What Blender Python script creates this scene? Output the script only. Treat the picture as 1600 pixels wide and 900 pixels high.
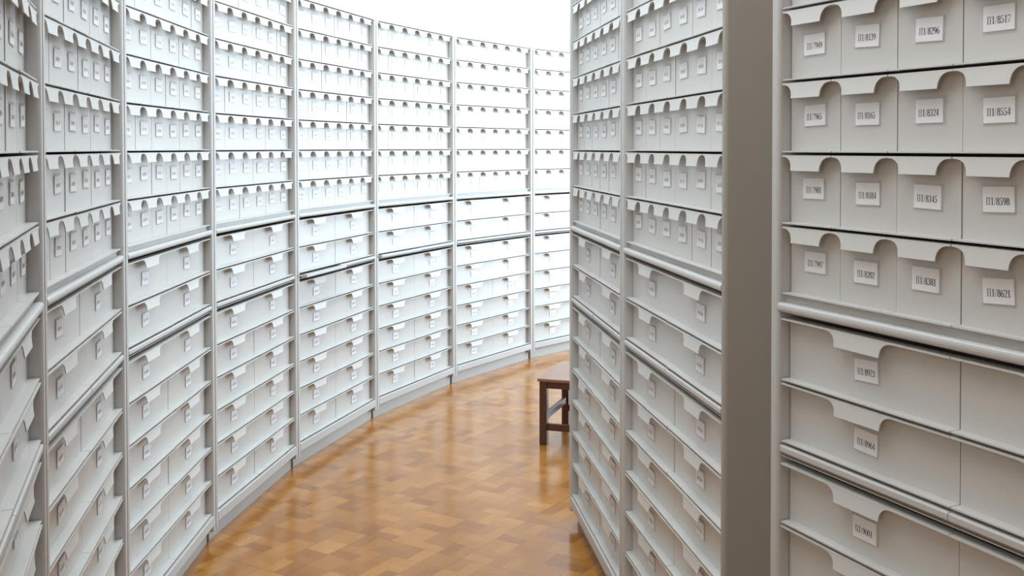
import bpy, bmesh, math, random
from mathutils import Vector, Matrix

# ------------------------------------------------------------------ clear
for o in list(bpy.data.objects): bpy.data.objects.remove(o, do_unlink=True)
scene = bpy.context.scene
COL = scene.collection
R = random.Random(11)

# ------------------------------------------------------------------ camera
EYE = 1.650
cd = bpy.data.cameras.new('camera'); cam = bpy.data.objects.new('camera', cd); COL.objects.link(cam)
cam.location = (0, 0, EYE)
cam.rotation_euler = (math.pi/2 - 0.020, 0, 0)
cd.sensor_width = 36; cd.lens = 1639.6/1600*36
cd.shift_x = -50.5/1600; cd.shift_y = (263.8-450)/1600
cd.clip_start = 0.05; cd.clip_end = 100
scene.camera = cam

# ------------------------------------------------------------------ world, exposure
w = bpy.data.worlds.new('world'); scene.world = w; w.use_nodes = True
w.node_tree.nodes['Background'].inputs[0].default_value = (0.80, 0.90, 1.0, 1)
w.node_tree.nodes['Background'].inputs[1].default_value = 1.0
scene.view_settings.view_transform = 'Standard'
scene.view_settings.look = 'None'
scene.view_settings.exposure = -0.40
scene.view_settings.gamma = 1.0
scene.view_settings.use_curve_mapping = False

# ------------------------------------------------------------------ large area lights
def area(name, loc, target, sx, sy, power, col):
    l = bpy.data.lights.new(name, 'AREA'); l.shape = 'RECTANGLE'; l.size = sx; l.size_y = sy
    l.energy = power; l.color = col
    o = bpy.data.objects.new(name, l); COL.objects.link(o); o.location = loc
    d = Vector(target) - Vector(loc)
    o.rotation_euler = d.to_track_quat('-Z', 'Y').to_euler()
    return o
# daylight from the windows at the far end of the aisle, past the last bay
area('window_daylight_end', (1.75, 9.05, 1.75), (-0.7, 6.3, 1.3), 1.7, 2.8, 60, (0.74, 0.89, 1.0))
area('window_daylight_side', (4.0, 8.8, 1.55), (-0.2, 7.4, 1.05), 2.6, 2.9, 335, (0.66, 0.85, 1.0))
# long skylight in the ceiling, following the aisle
area('skylight_near', (-0.42, 3.1, 3.56), (-0.42, 3.1, 0), 1.5, 5.2, 128, (0.86, 0.94, 1.0))
area('skylight_far', (0.35, 7.4, 3.56), (0.35, 7.4, 0), 2.2, 3.6, 130, (0.76, 0.90, 1.0))
# warm fill added behind the camera to brighten the nearest cabinets
area('warm_fill', (-1.6, -1.6, 2.3), (0.7, 2.0, 1.2), 1.6, 1.8, 40, (1.0, 0.87, 0.71))

# ------------------------------------------------------------------ materials
def nd(nt, t, **kw):
    n = nt.nodes.new(t)
    for k, v in kw.items():
        if isinstance(k, str) and hasattr(n, k): setattr(n, k, v)
    return n
def base_mat(name, col, rough=0.5, bump=0.0, bscale=300, var=0.0, vscale=3.0, spec=0.5):
    m = bpy.data.materials.new(name); m.use_nodes = True; nt = m.node_tree
    b = nt.nodes['Principled BSDF']
    b.inputs['Base Color'].default_value = (*col, 1); b.inputs['Roughness'].default_value = rough
    b.inputs['Specular IOR Level'].default_value = spec
    tc = nd(nt, 'ShaderNodeTexCoord')
    if var:
        n = nd(nt, 'ShaderNodeTexNoise'); n.inputs['Scale'].default_value = vscale; n.inputs['Detail'].default_value = 4
        nt.links.new(tc.outputs['Object'], n.inputs['Vector'])
        mx = nd(nt, 'ShaderNodeMixRGB'); mx.inputs[1].default_value = (*[c*(1-var) for c in col], 1); mx.inputs[2].default_value = (*[min(1, c*(1+var)) for c in col], 1)
        nt.links.new(n.outputs['Fac'], mx.inputs[0]); nt.links.new(mx.outputs[0], b.inputs['Base Color'])
    if bump:
        n = nd(nt, 'ShaderNodeTexNoise'); n.inputs['Scale'].default_value = bscale; n.inputs['Detail'].default_value = 2
        nt.links.new(tc.outputs['Object'], n.inputs['Vector'])
        bp = nd(nt, 'ShaderNodeBump'); bp.inputs['Strength'].default_value = bump; bp.inputs['Distance'].default_value = 0.002
        nt.links.new(n.outputs['Fac'], bp.inputs['Height']); nt.links.new(bp.outputs[0], b.inputs['Normal'])
    return m
M = {}
M['frame'] = base_mat('frame_enamel', (0.53, 0.52, 0.50), 0.42, 0.15, 500, 0.015)
M['drawer'] = base_mat('drawer_plastic', (0.59, 0.575, 0.545), 0.34, 0.06, 300, 0.012, 2.0)
M['pull'] = base_mat('pull_plastic', (0.61, 0.60, 0.57), 0.40)
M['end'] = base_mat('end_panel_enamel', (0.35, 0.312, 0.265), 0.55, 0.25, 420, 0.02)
M['dark'] = base_mat('slot_shade_tone', (0.30, 0.285, 0.26), 0.5)  # shelf runner toned dark, the shade of its slot put into the colour
M['paper'] = base_mat('label_paper', (0.93, 0.925, 0.93), 0.6, 0, 1, 0.03, 60)
M['ink'] = base_mat('label_ink', (0.03, 0.03, 0.035), 0.6)
M['wall'] = base_mat('white_plaster', (0.74, 0.76, 0.77), 0.8, 0.1, 60)
M['ceil'] = base_mat('ceiling_plaster', (0.88, 0.88, 0.88), 0.85)
# clear plastic sleeve
m = bpy.data.materials.new('label_sleeve'); m.use_nodes = True; nt = m.node_tree
nt.nodes.remove(nt.nodes['Principled BSDF']); out = nt.nodes['Material Output']
tr = nd(nt, 'ShaderNodeBsdfTransparent'); gl = nd(nt, 'ShaderNodeBsdfGlossy'); gl.inputs['Roughness'].default_value = 0.18
df = nd(nt, 'ShaderNodeBsdfDiffuse'); df.inputs['Color'].default_value = (0.80, 0.79, 0.80, 1)
m1 = nd(nt, 'ShaderNodeMixShader'); m1.inputs[0].default_value = 0.11
m2 = nd(nt, 'ShaderNodeMixShader'); m2.inputs[0].default_value = 0.05
nt.links.new(tr.outputs[0], m1.inputs[1]); nt.links.new(df.outputs[0], m1.inputs[2])
nt.links.new(m1.outputs[0], m2.inputs[1]); nt.links.new(gl.outputs[0], m2.inputs[2]); nt.links.new(m2.outputs[0], out.inputs[0])
M['sleeve'] = m

def wood_mat(name, c1, c2, rough):
    m = bpy.data.materials.new(name); m.use_nodes = True; nt = m.node_tree; b = nt.nodes['Principled BSDF']
    tc = nd(nt, 'ShaderNodeTexCoord'); mp = nd(nt, 'ShaderNodeMapping'); mp.inputs['Scale'].default_value = (3, 40, 40)
    n = nd(nt, 'ShaderNodeTexNoise'); n.inputs['Scale'].default_value = 2; n.inputs['Detail'].default_value = 5
    mx = nd(nt, 'ShaderNodeMixRGB'); mx.inputs[1].default_value = (*c1, 1); mx.inputs[2].default_value = (*c2, 1)
    nt.links.new(tc.outputs['Object'], mp.inputs[0]); nt.links.new(mp.outputs[0], n.inputs['Vector'])
    nt.links.new(n.outputs['Fac'], mx.inputs[0]); nt.links.new(mx.outputs[0], b.inputs['Base Color'])
    b.inputs['Roughness'].default_value = rough
    return m
M['dark_wood'] = wood_mat('dark_wood', (0.065, 0.022, 0.014), (0.12, 0.043, 0.026), 0.38)
M['seat_wood'] = wood_mat('seat_wood', (0.22, 0.105, 0.06), (0.32, 0.17, 0.105), 0.25)

def parquet():
    m = bpy.data.materials.new('parquet'); m.use_nodes = True; nt = m.node_tree; L = nt.links; b = nt.nodes['Principled BSDF']
    def math_(op, a, b_=None, c=None):
        n = nt.nodes.new('ShaderNodeMath'); n.operation = op
        for i, v in enumerate((a, b_, c)):
            if v is None: continue
            if isinstance(v, (int, float)): n.inputs[i].default_value = v
            else: L.new(v, n.inputs[i])
        return n.outputs[0]
    tc = nd(nt, 'ShaderNodeTexCoord'); mp = nd(nt, 'ShaderNodeMapping'); mp.inputs['Rotation'].default_value = (0, 0, math.radians(31))
    L.new(tc.outputs['Object'], mp.inputs[0])
    sp = nd(nt, 'ShaderNodeSeparateXYZ'); L.new(mp.outputs[0], sp.inputs[0])
    C = 0.122; NS = 2
    u = math_('DIVIDE', sp.outputs[0], C); v = math_('DIVIDE', sp.outputs[1], C)
    iu = math_('FLOOR', u); iv = math_('FLOOR', v); fu = math_('SUBTRACT', u, iu); fv = math_('SUBTRACT', v, iv)
    par = math_('FLOORED_MODULO', math_('ADD', iu, iv), 2)
    def sel(a, b_): return math_('ADD', math_('MULTIPLY', par, a), math_('MULTIPLY', math_('SUBTRACT', 1, par), b_))
    across = sel(fu, fv); along = sel(fv, fu)
    sa = math_('MULTIPLY', across, NS); si = math_('FLOOR', sa); sf = math_('SUBTRACT', sa, si)
    cb = nd(nt, 'ShaderNodeCombineXYZ'); L.new(iu, cb.inputs[0]); L.new(iv, cb.inputs[1]); L.new(si, cb.inputs[2])
    wn = nd(nt, 'ShaderNodeTexWhiteNoise'); wn.noise_dimensions = '3D'; L.new(cb.outputs[0], wn.inputs['Vector'])
    # grain running along each block
    gx = math_('MULTIPLY', along, 2.0); gy = math_('MULTIPLY', sa, 14.0)
    gz = math_('MULTIPLY', wn.outputs['Value'], 50)
    cg = nd(nt, 'ShaderNodeCombineXYZ'); L.new(gx, cg.inputs[0]); L.new(gy, cg.inputs[1]); L.new(gz, cg.inputs[2])
    gn = nd(nt, 'ShaderNodeTexNoise'); gn.inputs['Scale'].default_value = 1.0; gn.inputs['Detail'].default_value = 3; L.new(cg.outputs[0], gn.inputs['Vector'])
    big = nd(nt, 'ShaderNodeTexNoise'); big.inputs['Scale'].default_value = 1.3; big.inputs['Detail'].default_value = 3; L.new(tc.outputs['Object'], big.inputs['Vector'])
    t = math_('ADD', math_('MULTIPLY', wn.outputs['Value'], 0.48), math_('ADD', math_('MULTIPLY', gn.outputs['Fac'], 0.30), math_('MULTIPLY', big.outputs['Fac'], 0.22)))
    cr = nd(nt, 'ShaderNodeValToRGB'); e = cr.color_ramp.elements
    e[0].position = 0.10; e[0].color = (0.20, 0.070, 0.013, 1); e[1].position = 1.05; e[1].color = (0.66, 0.355, 0.115, 1)
    x = e.new(0.35); x.color = (0.33, 0.130, 0.024, 1); x = e.new(0.72); x.color = (0.43, 0.188, 0.040, 1)
    L.new(t, cr.inputs[0])
    # seams: between blocks, and wider ones between tiles of four blocks
    d1 = math_('MINIMUM', sf, math_('SUBTRACT', 1, sf)); d2 = math_('MINIMUM', along, math_('SUBTRACT', 1, along))
    s1 = math_('LESS_THAN', d1, 0.012); s2 = math_('LESS_THAN', d2, 0.008)
    tu = math_('FLOORED_MODULO', u, 4); tv = math_('FLOORED_MODULO', v, 4)
    s3 = math_('LESS_THAN', tu, 0.022); s4 = math_('LESS_THAN', tv, 0.022)
    seam = math_('MAXIMUM', math_('MULTIPLY', math_('MAXIMUM', s1, s2), 0.25), math_('MULTIPLY', math_('MAXIMUM', s3, s4), 0.62))
    mx = nd(nt, 'ShaderNodeMixRGB'); L.new(seam, mx.inputs[0]); L.new(cr.outputs[0], mx.inputs[1]); mx.inputs[2].default_value = (0.12, 0.05, 0.018, 1)
    L.new(mx.outputs[0], b.inputs['Base Color'])
    rn = math_('ADD', 0.12, math_('MULTIPLY', big.outputs['Fac'], 0.12)); L.new(rn, b.inputs['Roughness'])
    b.inputs['Specular IOR Level'].default_value = 0.55
    wv = nd(nt, 'ShaderNodeTexNoise'); wv.inputs['Scale'].default_value = 9; wv.inputs['Detail'].default_value = 2; L.new(tc.outputs['Object'], wv.inputs['Vector'])
    hh = math_('ADD', wv.outputs['Fac'], math_('MULTIPLY', wn.outputs['Value'], 0.18))
    bp = nd(nt, 'ShaderNodeBump'); bp.inputs['Strength'].default_value = 0.25; bp.inputs['Distance'].default_value = 0.004
    L.new(hh, bp.inputs['Height']); L.new(bp.outputs[0], b.inputs['Normal'])
    return m
M['floor'] = parquet()

# ------------------------------------------------------------------ mesh helpers
class MB:
    def __init__(s): s.v = []; s.f = []; s.mi = []; s.mats = []; s.smooth = False
    def mat(s, m):
        if m not in s.mats: s.mats.append(m)
        return s.mats.index(m)
    def add(s, vs, fs, m):
        o = len(s.v); s.v += [tuple(v) for v in vs]; i = s.mat(m)
        for f in fs: s.f.append([o + k for k in f]); s.mi.append(i)
    def box(s, x0, x1, y0, y1, z0, z1, m):
        s.add([(x0,y0,z0),(x1,y0,z0),(x1,y1,z0),(x0,y1,z0),(x0,y0,z1),(x1,y0,z1),(x1,y1,z1),(x0,y1,z1)],
              [(0,3,2,1),(4,5,6,7),(0,1,5,4),(1,2,6,5),(2,3,7,6),(3,0,4,7)], m)
    def prism(s, pts, a0, a1, m, axis='x'):
        """closed outline pts (p,q) swept along an axis: x -> (y,z) outline, y -> (x,z), z -> (x,y)"""
        n = len(pts)
        def P(a, p):
            return {'x': (a, p[0], p[1]), 'y': (p[0], a, p[1]), 'z': (p[0], p[1], a)}[axis]
        vs = [P(a0, p) for p in pts] + [P(a1, p) for p in pts]
        fs = [(i, (i+1) % n, n+(i+1) % n, n+i) for i in range(n)] + [tuple(range(n))[::-1], tuple(range(n, 2*n))]
        s.add(vs, fs, m)
    def mesh(s, name):
        me = bpy.data.meshes.new(name); me.from_pydata(s.v, [], s.f)
        for m in s.mats: me.materials.append(m)
        me.polygons.foreach_set('material_index', s.mi)
        bm = bmesh.new(); bm.from_mesh(me); bmesh.ops.recalc_face_normals(bm, faces=bm.faces); bm.to_mesh(me); bm.free()
        me.update(); return me
def link(name, me, parent=None, loc=(0,0,0), rot=(0,0,0)):
    o = bpy.data.objects.new(name, me); COL.objects.link(o)
    if parent: o.parent = parent
    o.location = loc; o.rotation_euler = rot
    return o
def bevel(o, wd, seg=2):
    b = o.modifiers.new('bevel', 'BEVEL'); b.width = wd; b.segments = seg; b.limit_method = 'ANGLE'; b.harden_normals = False
    return o
def structure(o, label=None):
    o['kind'] = 'structure'
    if label: o['label'] = label
    return o

# ------------------------------------------------------------------ room
CX, CY, RAD, A0, DA = 5.3769, 4.1959, 6.7623, 3.4201, -0.1513
def ring(k, rad=RAD): a = A0 + k*DA; return (CX + rad*math.cos(a), CY + rad*math.sin(a))
HCEIL = 3.6
b = MB(); b.add([(-4,-3.5,0),(9.5,-3.5,0),(9.5,12.6,0),(-4,12.6,0)], [(0,1,2,3)], M['floor'])
b.box(-4, 9.5, -3.5, 12.6, -0.1, -0.002, M['floor'])
structure(link('floor', b.mesh('floor')))
b = MB(); b.box(-4, 9.5, -3.5, 12.6, HCEIL, HCEIL+0.1, M['ceil']); structure(link('ceiling', b.mesh('ceiling')))
# curved outer wall: runs behind the cabinets
WR = RAD + 0.52
pts = [ring(-1.15 + i*0.25, WR) for i in range(0, 53)]
full = [(-3.9, -3.4), (-3.9, 1.2)] + [pts[0]] + pts[1:]
def wall_strip(name, line, th=0.12):
    b = MB(); n = len(line); outer = []
    for i, p in enumerate(line):
        a = Vector(line[max(0, i-1)]); c = Vector(line[min(n-1, i+1)]); d = (c-a).normalized(); nrm = Vector((-d.y, d.x))
        outer.append((p[0]+nrm.x*th, p[1]+nrm.y*th))
    vs = [(x, y, 0) for x, y in line] + [(x, y, HCEIL) for x, y in line] + [(x, y, 0) for x, y in outer] + [(x, y, HCEIL) for x, y in outer]
    fs = []
    for i in range(n-1):
        fs += [(i, i+1, n+i+1, n+i), (2*n+i, 3*n+i, 3*n+i+1, 2*n+i+1), (n+i, n+i+1, 3*n+i+1, 3*n+i)]
    fs += [(0, n, 3*n, 2*n), (n-1, 3*n-1, 4*n-1, 2*n-1)]
    b.add(vs, fs, M['wall']); return structure(link(name, b.mesh(name)))
wall_strip('wall_left', full)
b = MB(); b.box(9.4, 9.5, -3.5, 12.6, 0, HCEIL, M['wall']); structure(link('wall_right', b.mesh('wall_right')))
b = MB(); b.box(-4, 9.4, -3.6, -3.5, 0, HCEIL, M['wall']); structure(link('wall_front', b.mesh('wall_front')))
ex, ey = pts[-1]
b = MB(); b.box(ex-0.1, 9.4, ey-0.02, ey+0.1, 0, HCEIL, M['wall']); structure(link('wall_back', b.mesh('wall_back')))
# slim pilaster on the curved wall seen above the last bay
px_, py_ = ring(6.99, WR-0.03); ang = A0 + 6.99*DA
b = MB(); b.prism([(-0.05,-0.03),(0.04,-0.03),(0.04,0.05),(-0.05,0.05)], 0, HCEIL, M['wall'], 'z')
structure(link('trim_1', b.mesh('trim'), loc=(px_, py_, 0), rot=(0, 0, ang - math.pi/2 + math.pi)))

# ------------------------------------------------------------------ digits in a Roman face, drawn as ribbons (unit height 1)
def arc(cx, cy, rx, ry, a0, a1, n, wf):
    out = []
    for i in range(n+1):
        t = i/n; a = math.radians(a0 + (a1-a0)*t)
        out.append((cx+rx*math.cos(a), cy+ry*math.sin(a), wf(math.cos(a), math.sin(a))))
    return out
TK, TN = 0.165, 0.06
mod = lambda c, s_: TN + (TK-TN)*abs(c)
G = {
 '0': [arc(.25,.5,.19,.46,0,360,20,mod)],
 '1': [[(.26,0,TK),(.26,1,TK)], [(.08,.84,TN),(.26,.96,TN)], [(.1,.02,TN),(.42,.02,TN)]],
 '2': [arc(.24,.72,.19,.25,160,-20,10,mod)+[(.30,.42,.09),(.05,.05,.06)], [(.04,.055,.11),(.42,.055,.11)], [(.42,.05,.05),(.46,.2,.04)]],
 '3': [arc(.21,.75,.17,.22,150,-80,9,mod), arc(.20,.28,.2,.26,85,-150,11,mod)],
 '4': [[(.34,0,TK),(.34,1,TK)], [(.34,.98,TN),(.03,.3,TN)], [(.03,.28,.09),(.48,.28,.09)]],
 '5': [[(.12,.93,.1),(.42,.96,.12)], [(.12,.95,TN),(.07,.6,TN)], [(.07,.6,TN)]+arc(.18,.3,.22,.28,80,-140,12,mod)],
 '6': [arc(.26,.3,.18,.27,0,360,16,mod), arc(.46,.36,.4,.6,180,100,8,mod)],
 '7': [[(.05,.94,.12),(.46,.94,.12)], [(.46,.92,.07),(.18,0,.09)], [(.05,.93,.05),(.03,.76,.04)]],
 '8': [arc(.25,.75,.16,.21,0,360,16,mod), arc(.25,.27,.19,.25,0,360,16,mod)],
 '9': [arc(.24,.68,.18,.27,0,360,16,mod), arc(.04,.62,.4,.6,0,-78,8,mod)],
 '/': [[(.04,-.02,.05),(.30,1,.05)]],
 'P': [[(.14,0,.13),(.14,1,.13)], [(.52,0,.13),(.52,1,.13)], [(.02,.975,TN),(.64,.975,TN)], [(.03,.02,TN),(.25,.02,TN)], [(.41,.02,TN),(.63,.02,TN)]],
}
ADV = {'1': .50, '/': .38, 'P': .72}
def write(b, text, cx, cz, h, width, y):
    tot = sum(ADV.get(c, .52) for c in text); sx = width/tot; x = cx - width/2
    for c in text:
        for st in G[c]:
            for i in range(len(st)-1):
                (xa, za, wa), (xb, zb, wb) = st[i], st[i+1]
                xa, xb, ya, yb = x+xa*sx, x+xb*sx, cz+(za-.5)*h, cz+(zb-.5)*h
                d = Vector((xb-xa, yb-ya)); 
                if d.length < 1e-9: continue
                d.normalize(); n = Vector((-d.y, d.x))
                ka = wa*h/2; kb = wb*h/2; e = 0.0002
                y_ = y - R.random()*0.00005
                b.add([(xa+n.x*ka-d.x*e, y_, ya+n.y*ka-d.y*e), (xa-n.x*ka-d.x*e, y_, ya-n.y*ka-d.y*e), (xb-n.x*kb+d.x*e, y_, yb-n.y*kb+d.y*e), (xb+n.x*kb+d.x*e, y_, yb+n.y*kb+d.y*e)], [(0,1,2,3)], M['ink'])
        x += ADV.get(c, .52)*sx

# ------------------------------------------------------------------ drawer pieces  (local: x right, y inward, z up; z = 0 at the lip top, y = 0 at the front plane)
D = 0.026                      # recess of the drawer fronts behind the lips
LW, LH = 0.066, 0.044
def label_mesh(seed, text=None, faint=False):
    r = random.Random(seed); b = MB()
    w2, h2 = LW/2, LH/2
    sw, sh = w2+0.004+r.random()*0.002, h2+0.003+r.random()*0.003
    ox, oz = r.uniform(-.002, .002), r.uniform(0, .002)
    y0 = -0.0022
    b.box(-w2, w2, y0-0.0006, y0+0.0016, -h2, h2, M['paper'])
    b.box(-sw+ox, sw+ox, y0+0.0016, y0+0.0020, -sh+oz, sh+oz, M['sleeve'])      # pocket back
    if text: 
        n = len(text); write(b, text, r.uniform(-.002,.002), -0.003, 0.0128, 0.050, y0-0.0009)
    else:
        x = -0.022
        for k in range(7):
            hh = r.uniform(.0085, .0115)
            if r.random() < .9: b.add([(x, y0-0.0009, -0.0025-hh/2), (x+.0036, y0-0.0009, -0.0025-hh/2), (x+.0036, y0-0.0009, -0.0025+hh/2), (x, y0-0.0009, -0.0025+hh/2)], [(0,1,2,3)], M['faint'])
            x += .0064
    # crumpled clear sheet in front
    nx, nz = 7, 5; vs = []
    for j in range(nz+1):
        for i in range(nx+1):
            e = 0 if 0 < i < nx and 0 < j < nz else 1
            vs.append((-sw+ox+2*sw*i/nx, y0-0.0012-(0 if e else r.uniform(0,.0012)), -sh+oz+2*sh*j/nz))
    fs = [(j*(nx+1)+i, j*(nx+1)+i+1, (j+1)*(nx+1)+i+1, (j+1)*(nx+1)+i) for j in range(nz) for i in range(nx)]
    b.add(vs, fs, M['sleeve'])
    return b.mesh('label_card')
M['faint'] = base_mat('faint_ink', (0.42, 0.41, 0.43), 0.7)

def pull_mesh(w, tabw, fil):
    """top lip of a drawer: flange running forward and a hanging tab with arched shoulders"""
    b = MB(); g = 0.0010; x0, x1 = g, w-g; T = 0.0036; H = 0.0335
    b.box(x0, x1, 0.0, D, -T, 0.0, M['pull'])
    c = w/2; hb = tabw/2; n = 9
    out = []
    # left shoulder: quarter arch from the lip down to the tab's foot
    L0 = c-hb-fil; R0 = c+hb+fil
    L0 = max(L0, x0); R0 = min(R0, x1)
    top = [(L0, -T*0.98)]
    left = []; right = []
    for i in range(n+1):
        a = math.pi/2*i/n
        left.append((L0 + (c-hb-L0)*math.sin(a)**0.8, -T - (H-T)*(1-max(0, math.cos(a))**0.8)))
        right.append((R0 - (R0-(c+hb))*math.sin(a)**0.8, -T - (H-T)*(1-max(0, math.cos(a))**0.8)))
    outline = left + right[::-1]
    m = len(outline); th = 0.0026
    def fy(z): return -0.0035*((-z)/H)**1.5      # foot kicks out a touch
    vs = [(x, fy(z), z) for x, z in outline] + [(x, fy(z)+th, z) for x, z in outline]
    fs = [(i, 2*n+1-i, 2*n-i, i+1) for i in range(n)] + [(m+i+1, m+2*n-i, m+2*n+1-i, m+i) for i in range(n)]
    fs += [(i, i+1, m+i+1, m+i) for i in range(m-1)]
    b.add(vs, fs, M['pull'])
    return b.mesh('drawer_pull')

def drawer_mesh(w, h):
    """recessed front, ledge below running forward, tray behind"""
    b = MB(); g = 0.0010; x0, x1 = g, w-g; t = 0.003; zb = -h+0.0095
    b.box(x0, x1, D, D+t, zb, -0.0002, M['drawer'])
    b.box(x0, x1, 0.0012, D, zb-0.0032, zb, M['drawer'])
    b.box(x0, x1, D, 0.27, zb-0.0032, zb, M['drawer'])
    b.box(x0, x0+t, D+t, 0.27, zb, -0.012, M['drawer'])
    b.box(x1-t, x1, D+t, 0.27, zb, -0.012, M['drawer'])
    b.box(x0, x1, 0.267, 0.27, zb, -0.012, M['drawer'])
    return b.mesh('drawer')

W = 1.0224775; PW = 0.033; S = W - 2*PW; WS = S/6; WW = S/2
ZB = 1.634; SP = 0.1565
SMALL = [ZB + n*SP for n in range(5, -2, -1)]                      # seven rows
ZL_SMALL = 1.3325
BLK_B = [(1.2760, 0.1430), (1.1330, 0.1365)]
BLK_A = [(0.9560 - i*0.139, 0.139) for i in range(6)]
small_me = drawer_mesh(WS, SP); small_last = drawer_mesh(WS, ZB-SP-ZL_SMALL+0.0095)
small_pull = pull_mesh(WS, WS*0.575, WS*0.205)
wide_pull = pull_mesh(WW, 0.128, 0.034)
wide_cache = {}
gen_labels = [label_mesh(100+i) for i in range(6)]

TXT = {  # (row lip index, column) -> printed number
 (2,0): 'P1/7949', (2,1): 'P1/8139', (2,2): 'P1/8296', (2,3): 'P1/8517',
 (1,0): 'P1/7965', (1,1): 'P1/8165', (1,2): 'P1/8324', (1,3): 'P1/8554',
 (0,0): 'P1/7981', (0,1): 'P1/8184', (0,2): 'P1/8345', (0,3): 'P1/8598',
 (-1,0): 'P1/7997', (-1,1): 'P1/8202', (-1,2): 'P1/8381', (-1,3): 'P1/8621',
 ('B',0,0): 'P1/8923', ('B',1,0): 'P1/8964', ('A',0,0): 'P1/9001'}

# frame pieces shared by every bay ------------------------------------------------
def side_mesh(right, depth, taper):
    b = MB(); t = 0.0305; r = 0.009
    # plan outline (x, y) with a rounded front inner edge
    pts = [(0.0042, 0.002), (0.007, -0.006)]
    pts += [(t-r + r*math.sin(a), -0.006 + r - r*math.cos(a)) for a in [i*math.pi/2/4 for i in range(5)]]
    pts += [(t, depth), (0.0042 + taper, depth)]
    if right: pts = [(W-x, y) for x, y in pts][::-1]
    b.prism(pts, 0.055, 2.405, M['frame'], 'z')
    return b.mesh('side_panel')
DEP = 0.40
def end_side_mesh(depth):
    b = MB(); t = 0.0305; r = 0.009
    pts = [(W-t, depth), (W-t, 0.003), (W-t+0.009, -0.006)]
    pts += [(W-r + r*math.sin(a)-0.0005, -0.006 + r - r*math.cos(a)) for a in [i*math.pi/2/4 for i in range(5)]]
    pts += [(W-0.0005, depth)]
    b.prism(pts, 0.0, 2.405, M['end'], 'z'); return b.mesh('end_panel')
def round_bar(b, x0, x1, y0, y1, z0, z1, m, r):
    """bar with rounded front corners"""
    pts = [(y1, z0)] 
    pts += [(y0+r-r*math.sin(a), z0+r-r*math.cos(a)) for a in [i*math.pi/2/3 for i in range(4)]]
    pts += [(y0+r-r*math.cos(a), z1-r+r*math.sin(a)) for a in [i*math.pi/2/3 for i in range(4)]]
    pts += [(y1, z1)]
    b.prism(pts, x0, x1, m, 'x')
X0, X1 = 0.0308, W-0.0308
def back_mesh(depth, taper):
    b = MB(); b.box(X0, X1, depth-0.012, depth, 0.06, 2.39, M['frame']); return b.mesh('back_panel')
def rail_mesh():
    b = MB(); round_bar(b, X0-0.003, X1+0.003, -0.007, 0.05, 1.289, 1.3105, M['frame'], 0.0085)
    b.box(X0, X1, 0.013, 0.36, 1.3095, 1.3275, M['frame']); return b.mesh('front_rail')
def base_mesh(depth):
    b = MB(); round_bar(b, X0-0.003, X1+0.003, -0.006, 0.05, 0.078, 0.1205, M['frame'], 0.003)
    return b.mesh('base_rail')
def plinth_mesh(depth, taper):
    b = MB(); b.prism([(0.012, 0.030), (W-0.012, 0.030), (W-0.012-taper, depth-0.02), (0.012+taper, depth-0.02)], 0.0, 0.0775, M['frame'], 'z'); return b.mesh('plinth')
def shelf_mesh(w):
    """pull-out writing shelf: slim rounded front edge on a board"""
    b = MB(); round_bar(b, 0.0012, w-0.0012, -0.004, 0.02, 0.0, 0.0165, M['frame'], 0.004)
    b.box(0.006, w-0.006, 0.02, 0.25, 0.003, 0.010, M['frame']); return b.mesh('pull_out_shelf')
def runner_mesh():
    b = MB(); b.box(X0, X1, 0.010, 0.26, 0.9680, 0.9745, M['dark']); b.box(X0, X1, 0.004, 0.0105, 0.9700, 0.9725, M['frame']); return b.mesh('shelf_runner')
rail_me, base_me, shelf_me, runner_me = rail_mesh(), base_mesh(0), shelf_mesh(WW), runner_mesh()

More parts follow.
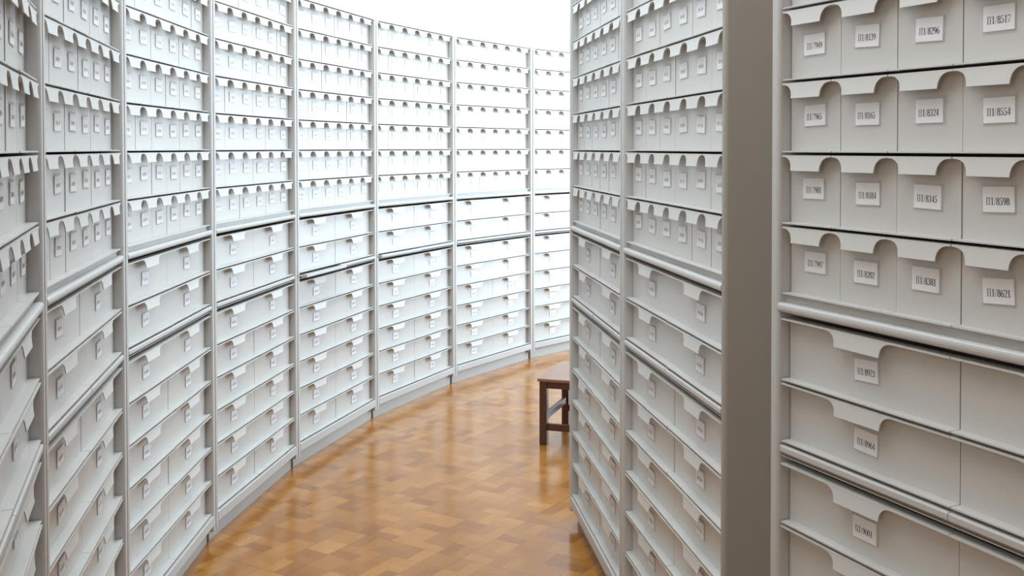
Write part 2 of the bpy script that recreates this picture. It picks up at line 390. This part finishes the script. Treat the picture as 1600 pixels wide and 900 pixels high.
def cabinet(p, q, label, group, taper=0.0, near=False, end=False, shelf_out=(0, 0), depth=DEP, rows=7, seed=0, cols=None):
    """one bay: Empty at its left front foot, every piece a child"""
    rr = random.Random(500+seed)
    d = Vector((q[0]-p[0], q[1]-p[1])); mid = (Vector(p)+Vector(q))/2; dn = d.normalized()
    o = mid - dn*W/2
    t = bpy.data.objects.new('drawer_cabinet', None); COL.objects.link(t)
    t.location = (o.x, o.y, 0); t.rotation_euler = (0, 0, math.atan2(d.y, d.x)); t.empty_display_size = 0.2
    t['label'] = label; t['category'] = 'cabinet'
    if group: t['group'] = group
    link('side_panel', side_mesh(False, depth, taper), t)
    if end: 
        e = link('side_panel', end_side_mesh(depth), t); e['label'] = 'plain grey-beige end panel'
    else: link('side_panel', side_mesh(True, depth, taper), t)
    link('back_panel', back_mesh(depth, taper), t)
    b = MB(); b.prism([(0.006, -0.004), (W-0.006, -0.004), (W-0.006-taper, depth), (0.006+taper, depth)], 2.4215, 2.4300, M['frame'], 'z')
    link('top_panel', b.mesh('top_panel'), t)
    b = MB(); 
    for sx in (0, 1):
        xa = 0.0045 if sx == 0 else W-0.0305; b.box(xa, xa+0.0260, -0.005, 0.05, 2.405, 2.4215, M['frame'])
    link('top_bracket', b.mesh('top_bracket'), t)
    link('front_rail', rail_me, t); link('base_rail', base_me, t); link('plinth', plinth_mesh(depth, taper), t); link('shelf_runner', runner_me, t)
    for s_ in (0, 1):
        link('pull_out_shelf', shelf_me, t, (PW + s_*WW, -shelf_out[s_] + rr.uniform(-.001, .001), 0.9795))
    def put(me, x, z, w, pm, key, h):
        pull_out = rr.uniform(-0.0012, 0.0012)
        dr = link('drawer', me, t, (x, pull_out, z))
        link('drawer_pull', pm, dr)
        txt = TXT.get(key) if near else None
        lm = label_mesh(list(TXT).index(key)+40, txt) if txt else gen_labels[rr.randrange(6)]
        link('label_card', lm, dr, (w/2 + rr.uniform(-.003, .003), D, -0.0745 + rr.uniform(-.0035, .0035)), (0, math.radians(rr.gauss(0, 1.6)), 0))
    for i, z in enumerate(SMALL):
        n = 5-i
        for c in range(6): put(small_last if n == -1 else small_me, PW + c*WS, z, WS, small_pull, (n, c), SP)
    for bn, blk in (('B', BLK_B), ('A', BLK_A)):
        for i, (z, h) in enumerate(blk):
            if (round(h, 4)) not in wide_cache: wide_cache[round(h, 4)] = drawer_mesh(WW, h)
            for c in range(2): put(wide_cache[round(h, 4)], PW + c*WW, z, WW, wide_pull, (bn, i, c), h)
    return t

# ------------------------------------------------------------------ curved outer row
fix = {0: (0.0026, 0), 1: (-0.0104, 0), 2: (0.0037, 0), 3: (0.0085, 0), 4: (0.0035, 0), 5: (-0.001, 0), 6: (-0.0055, 0)}
P = {k: tuple(a+b for a, b in zip(ring(k), fix.get(k, (0, 0)))) for k in range(-1, 8)}
LAB = {
 -1: 'white card drawer cabinet cut off by the left edge of the photo',
  0: 'white card drawer cabinet in the curved row, second from the left edge of the photo',
  1: 'white card drawer cabinet in the curved row, third from the left edge of the photo',
  2: 'white card drawer cabinet in the curved row, fourth from the left edge of the photo',
  3: 'white card drawer cabinet in the curved row with its left pull-out shelf drawn furthest out',
  4: 'white card drawer cabinet in curved row, just left of the bleached far pair',
  5: 'bright daylit white card drawer cabinet, last of the curved row seen full width',
  6: 'bright daylit white card drawer cabinet at the far end, half hidden behind the inner row'}
for k in range(-1, 7):
    cabinet(P[k], P[k+1], LAB[k], 'card drawer cabinets of the curved outer row', seed=k+2,
            shelf_out={3: (0.040, 0.006), 4: (0.022, 0.008)}.get(k, (0, 0)))

# ------------------------------------------------------------------ inner row
def shifted(a, b):      # lip corners -> post corners
    d = Vector((b[0]-a[0], b[1]-a[1])).normalized(); return (a[0]-d.x*PW, a[1]-d.y*PW), (b[0]+d.x*PW, b[1]+d.y*PW)
pa, pb = shifted((0.121, 4.574), (0.265, 3.628))
cabinet(pa, pb, 'light grey card drawer cabinet beside the wooden stool, far one of the inner pair', 'card drawer cabinets of the inner row', taper=0.022, seed=21)
pa, pb = shifted((0.276, 3.563), (0.446, 2.622))
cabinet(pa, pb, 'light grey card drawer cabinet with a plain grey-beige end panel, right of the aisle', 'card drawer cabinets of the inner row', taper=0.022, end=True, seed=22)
e0 = (0.521, 2.302); an = 0.4431
pa, pb = shifted(e0, (e0[0]+S*math.sin(an), e0[1]-S*math.cos(an)))
cabinet(pa, pb, 'nearest light grey card drawer cabinet at the right edge, its number labels readable', 'card drawer cabinets of the inner row', taper=0.022, near=True, seed=23)

# ------------------------------------------------------------------ wooden stool
def stool():
    t = bpy.data.objects.new('wooden_bench', None); COL.objects.link(t)
    d_near = 1639.6*1.65/(692-231)
    x = (851-850.5)/1639.6*d_near
    t.location = (-0.028, 5.80, 0); t.rotation_euler = (0, 0, math.radians(-17))
    t['label'] = 'low dark brown wooden bench with crossing stretchers, half hidden behind the inner cabinets'; t['category'] = 'bench'
    Lx, Ly, H, lg = 0.80, 0.49, 0.372, 0.042
    def part(name, bx, m, bv=0.003, lab=None):
        b = MB(); b.box(*bx, M[m]); o = link(name, b.mesh(name), t); bevel(o, bv)
        if lab: o['label'] = lab
    part('seat', (-0.010, Lx+0.010, -0.010, Ly+0.010, H-0.018, H), 'seat_wood', 0.004, 'lighter brown seat board')
    for (ax, ay) in ((0, 0), (Lx-lg, 0), (0, Ly-lg), (Lx-lg, Ly-lg)):
        part('leg', (ax, ax+lg, ay, ay+lg, 0, H-0.018), 'dark_wood')
    part('apron', (lg, Lx-lg, 0.004, 0.026, H-0.056, H-0.018), 'dark_wood'); part('apron', (lg, Lx-lg, Ly-0.026, Ly-0.004, H-0.056, H-0.018), 'dark_wood')
    part('apron', (0.004, 0.026, lg, Ly-lg, H-0.056, H-0.018), 'dark_wood'); part('apron', (Lx-0.026, Lx-0.004, lg, Ly-lg, H-0.056, H-0.018), 'dark_wood')
    part('stretcher', (lg, Lx-lg, 0.010, 0.032, 0.080, 0.118), 'dark_wood'); part('stretcher', (lg, Lx-lg, Ly-0.032, Ly-0.010, 0.080, 0.118), 'dark_wood')
    part('stretcher', (0.010, 0.032, lg, Ly-lg, 0.130, 0.168), 'dark_wood'); part('stretcher', (Lx-0.032, Lx-0.010, lg, Ly-lg, 0.130, 0.168), 'dark_wood')
stool()
